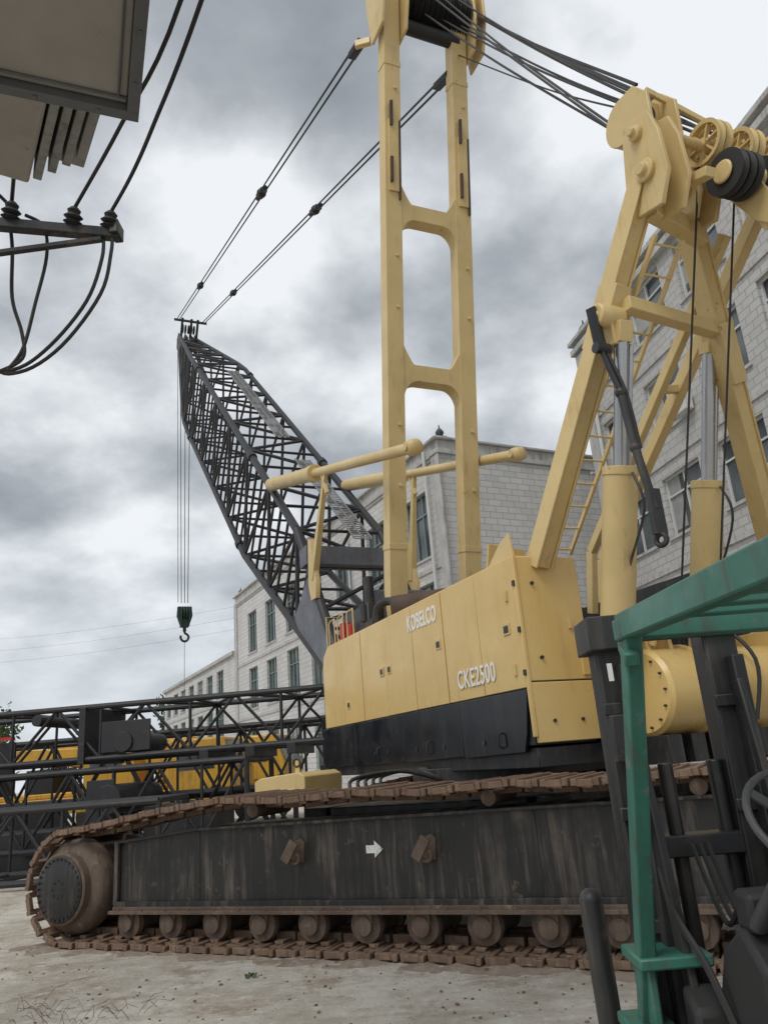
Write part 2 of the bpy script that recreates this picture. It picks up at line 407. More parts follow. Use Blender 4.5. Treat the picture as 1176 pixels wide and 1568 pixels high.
b.prism([(3.4,5.45,1.15),(3.4,5.45,1.52),(3.4,5.35,1.57),(3.4,4.66,1.62),(3.4,4.55,1.56),(3.4,4.55,1.15)],(1.1,0,0))
b.prism([(3.37,5.38,1.22),(3.37,5.38,1.36),(3.37,4.7,1.40),(3.37,4.7,1.26)],(.03,0,0))
b.prism([(3.9,4.95,1.58),(3.9,5.05,1.58),(3.9,5.03,1.80),(3.9,4.97,1.80)],(.03,0,0))
b.obj('carbody_weight',YEL,UC,bevel=.02)
b=B();b.torus((3.9,5.0,1.76),(1,0,0),.06,.015);b.obj('weight_lifting_eye',BLK,UC)

# ---- upper works : local x = w (right), y = s (forward)
X1=.82
b=B();b.box(.06,3.25,-2.15,5.0,1.50,1.70);b.box(.9,1.1,-2.6,5.2,1.7,2.1);b.box(2.2,2.4,-2.6,5.2,1.7,2.1)
b.box(.03,X1-.03,-2.18,4.3,1.72,3.66);b.box(2.6,3.3,-2.2,4.3,1.72,3.6)
b.obj('revolving_deck',BLK,UP,bevel=.01)
b=B()
seams=[4.36,3.35,2.45,1.47,.48,-.45,-1.33,-2.2]
for i in range(len(seams)-1):
    y1,y0=seams[i]-.009,seams[i+1]+.009
    xo=random.uniform(-.005,.005)
    if i==0:
        pts=[(xo,y0,2.30),(xo,y1,2.30),(xo,y1+.02,3.35),(xo,y1-.06,3.55),(xo,y1-.25,3.68),(xo,y0,3.70)]
    else:pts=[(xo,y0,2.30),(xo,y1,2.30),(xo,y1,3.70),(xo,y0,3.70)]
    b.prism(pts,(.03,0,0))
b.box(.012,X1,-2.2,4.1,3.685,3.715)
b.box(.03,X1,4.34,4.37,2.3,3.4)
b.obj('left_engine_house_panels',YELH,UP,bevel=.007)
b=B()
b.box(.012,X1,-2.235,-2.2,2.36,3.70);b.box(.03,X1+.02,-2.245,-2.2,1.74,2.345)
b.box(.70,X1+.06,-2.26,-2.23,2.40,2.9)
b.box(-.012,.03,-2.25,-2.2,1.8,3.71)
b.obj('rear_house_plates',YELH,UP,bevel=.008)
b=B()
ss=[4.5,2.9,1.0,-.7,-2.12]
for i in range(4):
    y1,y0=ss[i]-.004,ss[i+1]+.004
    pts=[(-.008,y0,1.66),(-.008,y1,1.64),(-.008,y1,2.285),(-.008,y0,2.285)]
    if i==3: pts=[(-.008,y0+.10,1.66),(-.008,y1,1.64),(-.008,y1,2.285),(-.008,y0-.07,2.285),(-.008,y0+.02,1.85)]
    b.prism(pts,(.035,0,0))
b.box(0,X1,4.40,4.5,1.64,2.28)
b.obj('black_skirt_panels',BLKG,UP,bevel=.006)
b=B()
LT_=((1.62,2.95),(1.33,2.95),(-.30,3.05),(-1.95,2.95),(3.1,2.6))
for y,z in LT_:
    b.box(-.014,0,y-.07,y+.07,z-.065,z+.065)
for z in (2.5,3.3):b.box(-.025,0,-2.05,-2.01,z-.06,z+.06)
b.box(.60,.64,-2.26,-2.235,2.9,3.0)
b.obj('door_latch_recesses',YEL,UP,bevel=.004)
b=B()
for y,z in LT_:
    b.box(-.019,-.013,y-.045,y+.045,z-.04,z+.035)
for y in (2.1,1.6,.6,-.2,-1.2): b.cyl((-.02,y,1.80),(-.009,y,1.80),.03,n=10)
for y in (1.9,.2,-1.6): b.tube([(-.01,y,1.72),(-.06,y,1.74),(-.06,y,1.86),(-.01,y,1.88)],.012,6)
for x,z in ((.25,1.95),(.6,1.95),(.2,2.6),(.2,3.4)):b.cyl((x,-2.26,z),(x,-2.235,z),.02,n=8)
for z in (2.45,2.9,3.4):b.box(-.03,-.012,-2.24,-2.20,z-.03,z+.03)
b.box(.012,X1,-2.235,-2.205,2.345,2.36)
b.obj('latches_and_steps',BLK,UP)
def lettering(body,y,z,size,sx,name,off,mat=WHT):
    c=bpy.data.curves.new(name,'FONT');c.body=body;c.size=size;c.extrude=.003;c.align_x='CENTER';c.align_y='CENTER';c.offset=off;c.space_character=1.06
    o=bpy.data.objects.new(name,c);COL.objects.link(o);c.materials.append(mat);o.parent=UP
    o.matrix_local=Matrix(((0,0,-1,-.010),(-1,0,0,y),(0,1,0,z),(0,0,0,1)))@Matrix.Diagonal((sx,1,1,1))
lettering('KOBELCO',.13,3.45,.29,.66,'maker_lettering',.0075)
lettering('CKE2500',-1.17,2.53,.30,.74,'type_lettering',.003)
b=B()
for y in (3.3,3.8,4.25):
    b.tube([(.12,y,3.7),(.12,y,4.15),(.14,y-.05,4.2),(.14,y-.25,4.2),(.12,y-.3,4.15),(.12,y-.3,3.7)],.013,6)
b.tube([(.3,4.9,3.4),(.3,4.9,4.4),(.9,4.9,4.4),(.9,4.9,3.4)],.016,6)
b.obj('handrails',YEL,UP)
b=B();b.box(.25,.4,3.85,4.05,3.72,4.12);b.cyl((.25,3.45,3.72),(.25,3.45,4.0),.06);b.obj('warning_lamps',RED,UP,bevel=.01)
b=B();b.cyl((.45,2.0,3.98),(1.35,1.25,4.0),.21,n=20);b.cyl((1.1,1.4,4.0),(1.4,1.2,4.0),.16,n=20)
b.obj('exhaust_muffler',MUF,UP)
b=B()
b.tube(smoothpts([(.4,2.6,3.7),(.38,2.5,4.1),(.5,2.2,4.15),(.6,1.9,3.95)]),.07,10)
b.tube(smoothpts([(.7,3.0,3.7),(.8,3.1,4.6),(.9,3.2,5.4),(1.0,3.15,6.2)]),.025,8)
b.box(1.1,2.3,3.0,4.6,2.1,4.2);b.cyl((1.1,4.3,4.4),(2.2,4.3,4.4),.42,n=24);b.box(.85,1.05,4.3,5.3,1.7,4.0);b.box(2.3,2.5,4.3,5.3,1.7,4.0)
b.box(1.2,2.2,-.5,2.4,2.1,3.5);b.box(.5,1.0,3.2,4.5,3.7,4.35);b.box(.3,.55,2.6,3.2,3.7,3.95)
b.cyl((.7,3.6,4.35),(.7,3.6,4.9),.09,n=14);b.cyl((.3,2.95,3.95),(.3,2.95,4.25),.06,n=12)
b.obj('winch_and_machinery',BLK,UP,bevel=.01)
b=B();b.prism([(.1,-1.5,3.71),(.1,-2.1,3.71),(.1,-2.05,4.02),(.1,-1.85,3.95)],(.03,0,0));b.prism([(.1,-1.5,3.71),(.6,-1.5,3.71),(.6,-1.6,3.95),(.1,-1.6,4.02)],(0,-.03,0))
b.obj('roof_flap',YEL,UP,bevel=.004)
b=B()
b.lathe((.98,-2.75,2.15),(1,0,0),[(.1,0),(.40,.01),(.44,.05),(.44,.9),(.47,.92),(.47,1.0),(.44,1.02),(.44,2.3),(.3,2.4)],36)
b.box(1.0,3.1,-2.7,-2.1,1.75,2.5);b.box(2.75,3.7,-3.0,-1.9,2.25,2.75)
for x in (1.05,1.35,2.0):b.prism([(x,-2.9,2.5),(x,-2.5,2.5),(x,-2.55,2.85),(x,-2.7,2.95),(x,-2.85,2.8)],(.05,0,0))
b.tube(smoothpts([(1.1,-2.9,2.6),(1.2,-3.0,2.9),(1.6,-2.95,3.0),(1.8,-2.8,2.7)]),.04,8)
b.lathe((1.5,-2.75,2.15),(1,0,0),[(.44,0),(.475,.01),(.475,.05),(.44,.06)],36)
b.obj('boom_hoist_drum_housing',YELH,UP,bevel=.01)
b=B()
for i in range(14):
    a=2*math.pi*i/14;b.cyl((.96,-2.75+.36*math.cos(a),2.15+.36*math.sin(a)),(.99,-2.75+.36*math.cos(a),2.15+.36*math.sin(a)),.014,n=6)
for x in (1.0,1.3,1.7,2.2,2.6):b.box(x,x+.18,-3.0,-2.3,1.45,1.72)
b.tube(smoothpts([(1.0,-2.5,2.7),(1.1,-2.75,2.85),(1.5,-2.95,2.75),(1.6,-3.25,2.3),(1.5,-3.2,1.8)]),.022,6)
b.tube(smoothpts([(1.2,-2.5,2.75),(1.3,-2.8,3.0),(1.9,-2.95,2.85),(2.1,-3.25,2.4),(2.0,-3.2,1.8)]),.022,6)
b.obj('underdeck_fittings',BLK,UP,bevel=.005)

# ---- mast
def msl(x,z):
    return V((x,2.92-.171*(z-4.54),z))
xl,xr=.93,2.42
b=B()
for x in (xl,xr): 
    b.beam(msl(x,2.0),msl(x,16.3),.33,.28,up=(0,1,0))
    b.beam(msl(x,11.85)-V((0,.16,0)),msl(x,13.3)-V((0,.16,0)),.20,.05,up=(0,1,0))
    for z in (5.2,14.5):b.beam(msl(x,z),msl(x,z+.10),.355,.305,up=(0,1,0))
    for z in (6.3,7.4,9.6,10.6,14.0):b.cyl(msl(x+.05,z)-V((0,.18,0)),msl(x+.05,z)-V((0,.12,0)),.035,n=10)
th_=V((0,.26,0))
for zc in (11.55,8.42):
    x0,x1=xl+.16,xr-.16
    P=[]
    for i in range(9):
        a=math.pi/2*i/8;P.append((x0+.30*(1-math.cos(a)) ,zc-.55+.38*math.sin(a)))
    for i in range(9):
        a=math.pi/2*(8-i)/8;P.append((x1-.30*(1-math.cos(a)),zc-.55+.38*math.sin(a)))
    for i in range(7):
        a=math.pi/2*i/6;P.append((x1-.22*(math.sin(a)) ,zc+.13+.36*(1-math.sin(a))**1.3))
    for i in range(7):
        a=math.pi/2*(6-i)/6;P.append((x0+.22*(math.sin(a)) ,zc+.13+.36*(1-math.sin(a))**1.3))
    b.prism([msl(x,z)-th_*.5 for x,z in P],th_)
b.obj('mast_posts',YEL,UP,bevel=.012)
b=B()
for x in (xl,xr):
    for z in (12.0,13.15):
        b.beam(msl(x-.06,z)-V((0,.21,0)),msl(x-.06,z+.5)-V((0,.21,0)),.05,.05,up=(0,1,0))
    b.beam(msl(x+.12,11.7)-V((0,.17,0)),msl(x+.12,13.3)-V((0,.17,0)),.03,.06,up=(0,1,0))
b.obj('mast_brackets',MUF,UP)
b=B()
def cheek(x,t):
    c=msl(x,16.1)
    pts=[(0.35,-1.0),(.45,.1),(.35,.55),(-.1,.75),(-.45,.5),(-.42,-.35),(-.2,-1.0)]
    b.prism([(x,c.y+p[0],c.z+p[1]) for p in pts],(t,0,0))
for x in (xl-.30,xl+.19,xr+.20):cheek(x,.06)
cheek(xr+.42,.05)
c=msl(0,16.85);b.beam((xl-.3,c.y,c.z),(xr+.4,c.y,c.z),.45,.12)
c=msl(0,15.15);b.beam((xl-.25,c.y+.3,c.z+.2),(xl-.5,c.y+.5,c.z+.22),.10,.16)
b.obj('mast_head_plates',YEL,UP,bevel=.015)
b=B();c=msl(0,16.05)
x=xl+.3
while x<xr+.15:
    b.lathe((x,c.y,c.z),(1,0,0),[(.1,0),(.40,.005),(.44,.02),(.38,.05),(.44,.08),(.40,.095),(.1,.1)],28);x+=.115
b.lathe((xl+.2,c.y+.05,c.z-.55),(1,0,0),[(.14,0),(.14,1.3)],16)
b.obj('mast_sheaves',RUB,UP)

# ---- boom
CU,SU=.76,.65
def bp(U,M,x):return V((x,CU*U-SU*M,SU*U+CU*M))
def interp(T,u):
    if u<=T[0][0]:return T[0][1]
    for (a,va),(c,vc) in zip(T,T[1:]):
        if u<=c:return va+(vc-va)*(u-a)/(c-a)
    return T[-1][1]
TR=[(6,-.55),(10,.5),(28.5,.5),(39.3,-.35)]
TF=[(6,-.95),(14.6,-2.3),(31,-2.6),(39.3,-1.05)]
TL=[(6,.55),(29,.5),(39.3,1.25)]
TW=[(6,2.65),(29,2.72),(39.3,2.1)]
def corners(u):
    r,f_,l,q=interp(TR,u),interp(TF,u),interp(TL,u),interp(TW,u)
    return [bp(u,r,l),bp(u,r,q),bp(u,f_,q),bp(u,f_,l)]
ch=B();lc=B()
st=[6,7.5,8.8,10.1]+[10.1+1.5*i for i in range(1,25)]
st=[s for s in st if s<38.4]+[39.3]
for i in range(len(st)-1):
    a=corners(st[i]);c=corners(st[i+1])
    for k in range(4):ch.cyl(a[k],c[k],.10,n=10)
    if i<1:continue
    for k in range(4):
        k2=(k+1)%4
        r_=.052
        if k!=1:lc.cyl(a[k],a[k2],r_*.8,n=6)
        if (i+k)%2:lc.cyl(a[k],c[k2],r_,n=6)
        else:lc.cyl(a[k2],c[k],r_,n=6)
        if k==3:
            lc.cyl(a[k].lerp(c[k],.5),a[k2].lerp(c[k2],.5),r_*.7,n=5)
for u in (15.4,27.0):
    for p,q in zip(corners(u-.12),corners(u+.12)):ch.cyl(p,q,.14,n=10)
ch.obj('boom_chords',BOOM,UP);lc.obj('boom_lacing',BOOM,UP)
b=B()
for x in (.48,2.66):
    b.prism([bp(5.6,-.62,x),bp(6.0,-.48,x),bp(7.6,-.13,x),bp(8.6,.05,x),bp(9.0,-1.25,x),bp(8.2,-1.32,x),bp(6.0,-1.0,x),bp(5.6,-.9,x)],(.06,0,0))
b.beam(bp(8.9,.35,.4),bp(8.9,.35,2.85),.5,.42)
b.beam(bp(6.6,-.7,.5),bp(6.6,-.7,2.7),.3,.3)
b.cyl(bp(5.8,-.75,.4),bp(5.8,-.75,2.8),.1)
b.obj('boom_foot_plates',GREYS,UP,bevel=.01)
b=B()
for (u0,u1,x0,x1) in ((9.5,15.2,1.75,2.2),(17.5,27,1.7,2.15)):
    u=u0
    while u<u1:
        b.beam(bp(u,.60,x0),bp(u,.60,x1),.045,.015,up=(0,-SU,CU));u+=.12
    for x in (x0,x1,(x0+x1)/2):b.beam(bp(u0,.61,x),bp(u1,.61,x),.03,.03)
b.obj('boom_walkway_grating',WALK,UP)
b=B()
for x in (1.2,1.55,1.85,2.1):
    b.prism([bp(38.8,-.2,x),bp(40.2,-.25,x),bp(40.6,-.7,x),bp(40.3,-1.2,x),bp(38.8,-1.2,x)],(.04,0,0))
for x in (1.25,1.75,2.1):b.beam(bp(39.3,-.3,x),bp(39.4,.75,x),.12,.12)
b.beam(bp(39.4,.6,.8),bp(39.4,.6,2.6),.08,.12)
b.obj('boom_head_plates',BOOM,UP)
b=B()
for x in (1.3,1.45,1.62,1.78,1.92):
    b.lathe(bp(40.1,-.9,x),(1,0,0),[(.08,0),(.36,.01),(.32,.04),(.36,.07),(.08,.08)],22)
    b.lathe(bp(39.6,.1,x),(1,0,0),[(.06,0),(.26,.01),(.23,.04),(.26,.07),(.06,.08)],18)
b.obj('boom_head_sheaves',RUB,UP)
hd=bp(40.1,-.9,1.7);hs=hd.y+.36
b=B()
for i,dx in enumerate((-.28,.0,.28)):
    b.tube([(1.7+dx,hs,hd.z-.1),(1.7+dx*.6,hs,10.3)],.020,5)
b.tube([(1.2,hs-.5,hd.z-.5),(1.35,hs-.1,10.3)],.016,5)
b.obj('hoist_ropes',ROPE,UP)
b=B();h=V((1.7,hs,9.6))
for x in (-.22,.18):
    b.prism([(h.x+x,h.y-.30,h.z+.45),(h.x+x,h.y+.30,h.z+.45),(h.x+x,h.y+.38,h.z+.1),(h.x+x,h.y+.22,h.z-.55),(h.x+x,h.y-.22,h.z-.55),(h.x+x,h.y-.38,h.z+.1)],(.05,0,0))
b.prism([(h.x-.36,h.y-.1,h.z+.5),(h.x+.36,h.y-.1,h.z+.5),(h.x+.4,h.y-.1,h.z),(h.x+.2,h.y-.1,h.z-.6),(h.x-.2,h.y-.1,h.z-.6),(h.x-.4,h.y-.1,h.z)],(0,.2,0))
for x in (-.12,.02):b.lathe((h.x+x,h.y,h.z+.15),(1,0,0),[(.05,0),(.36,.01),(.32,.05),(.36,.09),(.05,.1)],22)
b.obj('hook_block',HKG,UP,bevel=.02)
b=B();b.cyl((h.x,h.y,h.z-.5),(h.x,h.y,h.z-.8),.09)
arc=[(0,-.75),(.02,-.88),(.17,-1.0),(.2,-1.15),(.08,-1.3),(-.1,-1.28),(-.2,-1.12),(-.17,-1.02)]
b.tube(smoothpts([(h.x+p[0],h.y,h.z+p[1]) for p in arc]),.06,8)
b.tube([(h.x,h.y,h.z-1.3),(h.x,h.y,h.z-3.8)],.012,5)
b.obj('crane_hook',ROPE,UP)

# ---- pendants
b=B()
for xa,xb in ((xl-.38,1.0),(xr-.1,2.4)):
    A=msl(xa,15.45)+V((0,.5,0));E=bp(39.4,.6,xb)
    if xa>1.5:A=msl(xa,14.9)+V((0,.1,0))
    D=E-A
    for dx in (-.07,.07):b.tube([A+V((dx,0,0)),E+V((dx,0,0))],.026,6)
    for fr in (.30,.72):
        p=A+D*fr;u=D.normalized()
        b.beam(p-u*.35,p+u*.35,.2,.12);b.sphere(p,.15)
        b.cyl(p-u*.5,p-u*.3,.08);b.cyl(p+u*.3,p+u*.5,.08)
    b.beam(A,A+D.normalized()*.6,.16,.12)
b.obj('boom_pendants',ROPE,UP)

# ---- backstops
b=B()
for x,P,Q in ((.42,(9.0,8.65),(.72,6.25)),(2.72,(9.6,9.0),(1.31,6.57))):
    P=V((x,*P));Q=V((x,*Q));m_=P.lerp(Q,.42);dd=(Q-P).normalized()
    b.cyl(P,m_,.165,n=18);b.cyl(m_,Q,.095,n=16);b.lathe(Q-dd*.12,dd,[(.1,0),(.13,.03),(.13,.2),(.1,.24),(.05,.26)],16);b.cyl(Q-V((.15,0,0)),Q+V((.15,0,0)),.07)
    b.cyl(P.lerp(Q,.40),P.lerp(Q,.43),.19,n=18)
    s0=P.lerp(Q,.51);s1=V((x+.05,6.05,5.45))
    b.beam(s0,s1,.08,.10,a2=.14,b2=.20,up=(0,1,0))
    b.prism([s1+V((-.05,-.28,-.1)),s1+V((-.05,.05,.9)),s1+V((-.05,.15,.9)),s1+V((-.05,.25,-.1)),s1+V((-.05,.1,-.45)),s1+V((-.05,-.2,-.45))],(.1,0,0))
    b.beam(s0-V((0,0,.5)),s0+V((0,.3,.15)),.07,.07)
b.obj('boom_backstops',YEL,UP,bevel=.006)

# ---- gantry
def g(w_,s_,z_):
    k=math.radians(2.8);return V((w_*math.cos(k)+s_*math.sin(k),-w_*math.sin(k)+s_*math.cos(k),z_))
b=B()
LB,LT=g(.45,-2.2,3.6),g(1.15,-4.3,7.45)
RB,RT=g(3.55,-2.55,3.0),g(1.85,-3.95,7.5)
for p,q in ((LB,LT),(RB,RT)):
    b.beam(p,q,.19,.17,up=(1,0,0))
    b.beam(p+V((-.10,0,0)),q+V((-.10,0,0)),.24,.025,up=(1,0,0));b.beam(p+V((.10,0,0)),q+V((.10,0,0)),.24,.025,up=(1,0,0))
    d=(q-p).normalized()
    c=p.lerp(q,.62);b.beam(c-d*.35,c+d*.35,.30,.215,up=(1,0,0))
b.beam(g(2.75,-.3,4.2),g(2.75,-4.2,7.33),.13,.17);b.beam(g(2.35,-.6,4.24),g(2.35,-3.95,7.0),.10,.13)
b.beam(g(2.75,-.3,4.2),g(2.75,-.1,3.5),.13,.17);b.beam(g(2.35,-.6,4.24),g(2.35,-.4,3.4),.1,.13)
b.beam(g(.95,-3.75,6.02),g(2.55,-3.5,6.02),.14,.15);b.beam(g(1.15,-4.15,6.95),g(2.05,-3.9,6.95),.16,.22)
b.beam(g(2.35,-2.5,5.8),g(2.75,-2.4,5.9),.08,.10)
for p in (g(.80,-3.62,5.92),g(2.45,-3.45,6.17)):
    b.lathe(p-V((.16,0,0)),(1,0,0),[(.045,-.03),(.045,0),(.12,.0),(.13,.02),(.13,.30),(.12,.32),(.045,.32),(.045,.36)],24)
    b.beam(p+V((.06,0,-.02)),p+V((.09,.02,-.32)),.2,.15,up=(0,1,0))
b.obj('gantry_frame',YEL,UP,bevel=.010)
b=B()
for x in (1.15,1.5):
    b.beam(g(x,-1.3,4.0),g(x,-4.15,6.62),.035,.05)
for i in range(13):
    t=i/12;p=g(1.15,-1.35,4.05).lerp(g(1.15,-4.1,6.55),t);q=g(1.5,-1.35,4.05).lerp(g(1.5,-4.1,6.55),t);b.cyl(p,q,.013,n=6)
b.obj('gantry_ladder',YEL,UP)
b=B()
def plateg(x,pts,t=.05):
    b.prism([g(x,s_,z_) for s_,z_ in pts],g(t,0,0)-g(0,0,0))
LP=[(-4.08,6.85),(-4.45,6.75),(-4.62,7.05),(-4.60,7.55),(-4.52,7.85),(-4.30,7.95),(-4.10,7.8),(-4.02,7.3)]
plateg(1.02,LP);plateg(1.28,LP)
RP=[(s_*.8-.62,z_*.85+1.2) for s_,z_ in LP]
plateg(1.72,RP);plateg(1.98,RP)
N=[]
for i in range(13):
    a=math.pi*(-.5+i/12);N.append((-3.98+.27*math.cos(a),8.26+.28*math.sin(a)))
BKP=[(-4.40,7.75)]+[(-4.1,7.8)]+N+[(-4.25,8.5),(-4.42,8.25)]
plateg(1.18,BKP,.04);plateg(1.55,BKP,.04);plateg(1.225,[(s_-.02,z_-.02) for s_,z_ in N]+[(-4.2,8.4),(-4.15,7.95)],.32)
for p,r in ((g(.96,-4.33,7.72),.085),(g(.96,-4.36,7.22),.12),(g(1.64,-4.13,7.34),.12)):
    b.lathe(p,(1,0,0),[(r*.5,-.05),(r*.6,0),(r,.01),(r,.05),(r*.9,.08)],24)
b.cyl(g(1.0,-4.33,7.72),g(2.4,-4.15,7.82),.07,n=16);b.cyl(g(1.0,-4.36,7.22),g(1.4,-4.3,7.22),.09,n=16)
b.cyl(g(1.3,-4.5,7.6),g(3.4,-4.3,7.62),.055,n=18)
b.cyl(g(2.3,-4.75,7.15),g(3.7,-4.55,7.15),.13,n=18)
b.cyl(g(2.05,-4.85,6.62),g(3.7,-4.7,6.62),.19,n=22);b.lathe(g(2.05,-4.85,6.62),(1,0,0),[(.18,0),(.24,.02),(.24,.08),(.19,.1)],24)
b.beam(g(1.3,-4.30,8.42),g(2.9,-4.25,8.0),.04,.08)
for x in (2.02,2.48,2.95):
    plateg(x,[(-4.38,7.05),(-4.40,7.50),(-4.46,7.64),(-4.54,7.64),(-4.70,7.2),(-4.88,6.7),(-4.78,6.45),(-4.62,6.6)],.03)
for x in (1.66,2.12,2.58):b.lathe(g(x,-4.68,7.08),(1,0,0),[(.05,-.02),(.11,-.015),(.12,.0),(.12,.01)],20)
b.beam(g(1.45,-4.45,7.1),g(1.45,-4.72,7.0),.12,.10)
b.obj('gantry_head',YEL,UP,bevel=.008)
b=B();bd=B()
for x in (1.70,1.80,2.14,2.24,2.58,2.68,3.02):
    c=g(x,-4.5,7.62)
    b.ring(c,(1,0,0),[(.20,0),(.245,-.003),(.225,.035),(.245,.073),(.20,.07)],30)
    b.lathe(c,(1,0,0),[(.05,-.01),(.05,.08)],12)
    for i in range(6):
        a=i*math.pi/3;b.beam(c+V((.035,0.04*math.cos(a),.04*math.sin(a))),c+V((.035,.215*math.cos(a),.215*math.sin(a))),.02,.045,up=(1,0,0))
b.obj('gantry_spoked_sheaves',YEL,UP)
for x0 in (1.68,2.12,2.56):
    for k in range(3):
        bd.lathe(g(x0+k*.1,-4.68,7.08),(1,0,0),[(.08,0),(.24,.005),(.20,.04),(.24,.085),(.08,.09)],28)
bd.lathe(g(1.36,-4.02,8.25),(1,0,0),[(.05,0),(.2,.01),(.18,.05),(.2,.09),(.05,.1)],24)
bd.obj('gantry_black_sheaves',RUB,UP)

# ---- cylinders
b=B();r_=B();k_=B()
for w_,T_,M_,E_ in ((.9,(-3.64,5.62),(-3.27,4.35),(-2.85,3.0)),(2.4,(-3.31,5.85),(-2.88,4.42),(-2.4,2.9))):
    T_=g(w_,*T_);M_=g(w_,*M_);E_=g(w_,*E_);d=(E_-M_).normalized()
    r_.cyl(T_,M_,.075,n=20);r_.cyl(T_+V((.12,0,0)),M_+V((.10,0,0)),.03,n=10)
    b.cyl(M_,E_+d*.6,.175,n=28);b.cyl(M_-d*.03,M_+d*.06,.185,n=28)
    b.beam(T_,T_-d*.22,.16,.16)
    k_.tube(smoothpts([M_+V((-.02,-.18,-.1)),M_+V((0,-.23,-.5)),E_+V((0,-.24,.3)),E_+V((0,-.1,-.2))]),.014,6)
b.obj('gantry_cylinder_barrels',YEL,UP,bevel=.006);r_.obj('gantry_cylinder_rods',CHR,UP)
P=[g(.62,-3.62,5.95),g(.66,-3.6,5.55),g(.72,-3.7,5.0),g(.75,-3.72,4.4),g(.80,-3.78,3.75),g(.8,-3.78,3.5)]
k_.tube(smoothpts(P[:3]),.03,8);k_.tube(smoothpts([p+V((.06,0,0)) for p in P[:4]]),.025,8);k_.tube(P[2:5],.042,10)
k_.beam(P[0]+V((0,0,.05)),P[1],.10,.08);k_.beam(P[4]+V((0,0,.2)),P[5],.14,.06);k_.torus(P[5]-V((0,0,.05)),(1,.2,0),.055,.027)
k_.cyl(P[1]-V((.07,0,0)),P[1]+V((.1,0,0)),.06);k_.sphere(P[2],.06);k_.sphere(P[3],.055)
k_.obj('pendant_links_and_hoses',BLK,UP)

# ---- ropes mast head -> gantry head
b=B();mh=msl(0,16.0)
for i in range(6):
    x=xl+.45+i*.2
    A=V((x,mh.y-.25,mh.z-.38 if i%2 else mh.z+.42))
    x2=[1.30,1.38,1.45,1.74,2.18,2.62][i]
    E=g(x2,-3.9,8.1) if i<3 else g(x2,-4.4,7.86)
    mdl=A.lerp(E,.5)-V((0,0,.06+.03*i));b.tube(smoothpts([A,mdl,E],8),.018,5)
A=V((xr+.35,mh.y-.2,mh.z+.15))
for dx,e in ((0,g(1.3,-4.2,8.6)),(.05,g(1.8,-4.45,7.87)),(.08,g(2.28,-4.45,7.87)),(.1,g(2.7,-4.45,7.87))):
    b.tube(smoothpts([A+V((dx,0,0)),A.lerp(e,.5)-V((0,0,.08)),e],8),.022,5)
b.tube(smoothpts([msl(xr,15.3),V((2.2,-1.6,11.6)),g(1.4,-3.95,8.5)],8),.013,5)
for x in (1.74,2.24):b.tube([g(x,-4.35,7.45),g(x-.2,-2.9,2.6)],.012,5)
b.obj('luffing_ropes',ROPE,UP)

# ================================================================== BUILDINGS
def facade(name,org,dirx,L,storeys,wins,par,wallm,frm,thick=.3,curtain=.3,band=True,mull=2):
    ang=math.atan2(dirx[1],dirx[0]);E=empty(name+'_facade',(org[0],org[1],0),ang,par)
    wl=B();fr=B();gl=B();tr=B();cu=B()
    for (z0,w0,w1,z1) in storeys:
        if not wins: wl.box(0,L,0,thick,z0,z1);continue
        wl.box(0,L,0,thick,z0,w0);wl.box(0,L,0,thick,w1,z1)
        xs=[0]+[v for w_ in wins for v in w_]+[L]
        for i in range(0,len(xs),2):wl.box(xs[i],xs[i+1],0,thick,w0,w1)
        for a,c in wins:
            gl.box(a,c,.20,.22,w0,w1)
            f_=.06
            for xx in [a+f_/2,c-f_/2]+[a+(c-a)*k/(mull+1) for k in range(1,mull+1)]:fr.box(xx-f_/2,xx+f_/2,.13,.195,w0,w1)
            for zz in (w0+f_/2,w1-f_/2,w0+(w1-w0)*.68):fr.box(a+f_,c-f_,.135,.19,zz-f_/2,zz+f_/2)
            tr.box(a-.12,c+.12,-.07,.12,w0-.10,w0-.002)
            if random.random()<curtain:
                hh=random.uniform(.4,1);cu.box(a+.06,a+(c-a)*random.choice([.33,.5,.94]),.196,.199,w1-(w1-w0)*hh,w1-.06)
        if band:tr.box(-.02,L+.02,-.06,0-.002,z1-.12,z1+.06)
    wl.obj('wall',wallm,E,smooth=False)
    if gl.v:gl.obj('window_panes',GLS,E,smooth=False)
    if fr.v:fr.obj('window_frames',frm,E,smooth=False)
    if tr.v:tr.obj('sills_and_bands',TRIM,E,smooth=False)
    if cu.v:cu.obj('curtains',CURT,E,smooth=False)
    return E
def finial(b,x,y,z,k=.55):
    b.box(x-.45*k,x+.45*k,y-.45*k,y+.45*k,z,z+.25*k);b.lathe((x,y,z+.25*k),(0,0,1),[(.2*k,0),(.22*k,.15*k),(.35*k,.3*k),(.38*k,.5*k),(.22*k,.75*k),(.08*k,.85*k),(.04*k,1.2*k)],12)
C=V((2.28,28,0));Dm=V((-.454,.891,0));Ed=V((.891,.454,0))
fb=empty('factory_building')
far=C+Dm*29.5
stor=[(0,1.5,4.1,5.0),(5.0,5.5,8.1,8.6),(8.6,9.1,11.8,12.9)]
wins=[]
t=1.2
while t<28:wins.append((29.5-t-1.95,29.5-t));t+=3.9
wins.sort()
E=facade('side',far,(-Dm).to_tuple()[:2],29.5,stor,wins,fb,WALL,WFRG)
b=B();b.box(-.12,29.65,-.12,.5,12.9,13.1);b.box(-.05,29.55,-.05,.45,13.1,13.5);b.box(-.18,29.7,-.2,.5,13.5,13.60)
b.box(-.15,.4,-.12,0-.003,0,12.9);b.box(29.05,29.6,-.10,-.003,0,12.9);b.obj('cornice',TRIM,E,bevel=.02)
b=B();finial(b,.3,.3,13.60,.45);finial(b,29.3,.3,13.60,.45);b.obj('roof_finials',ROOF,E)
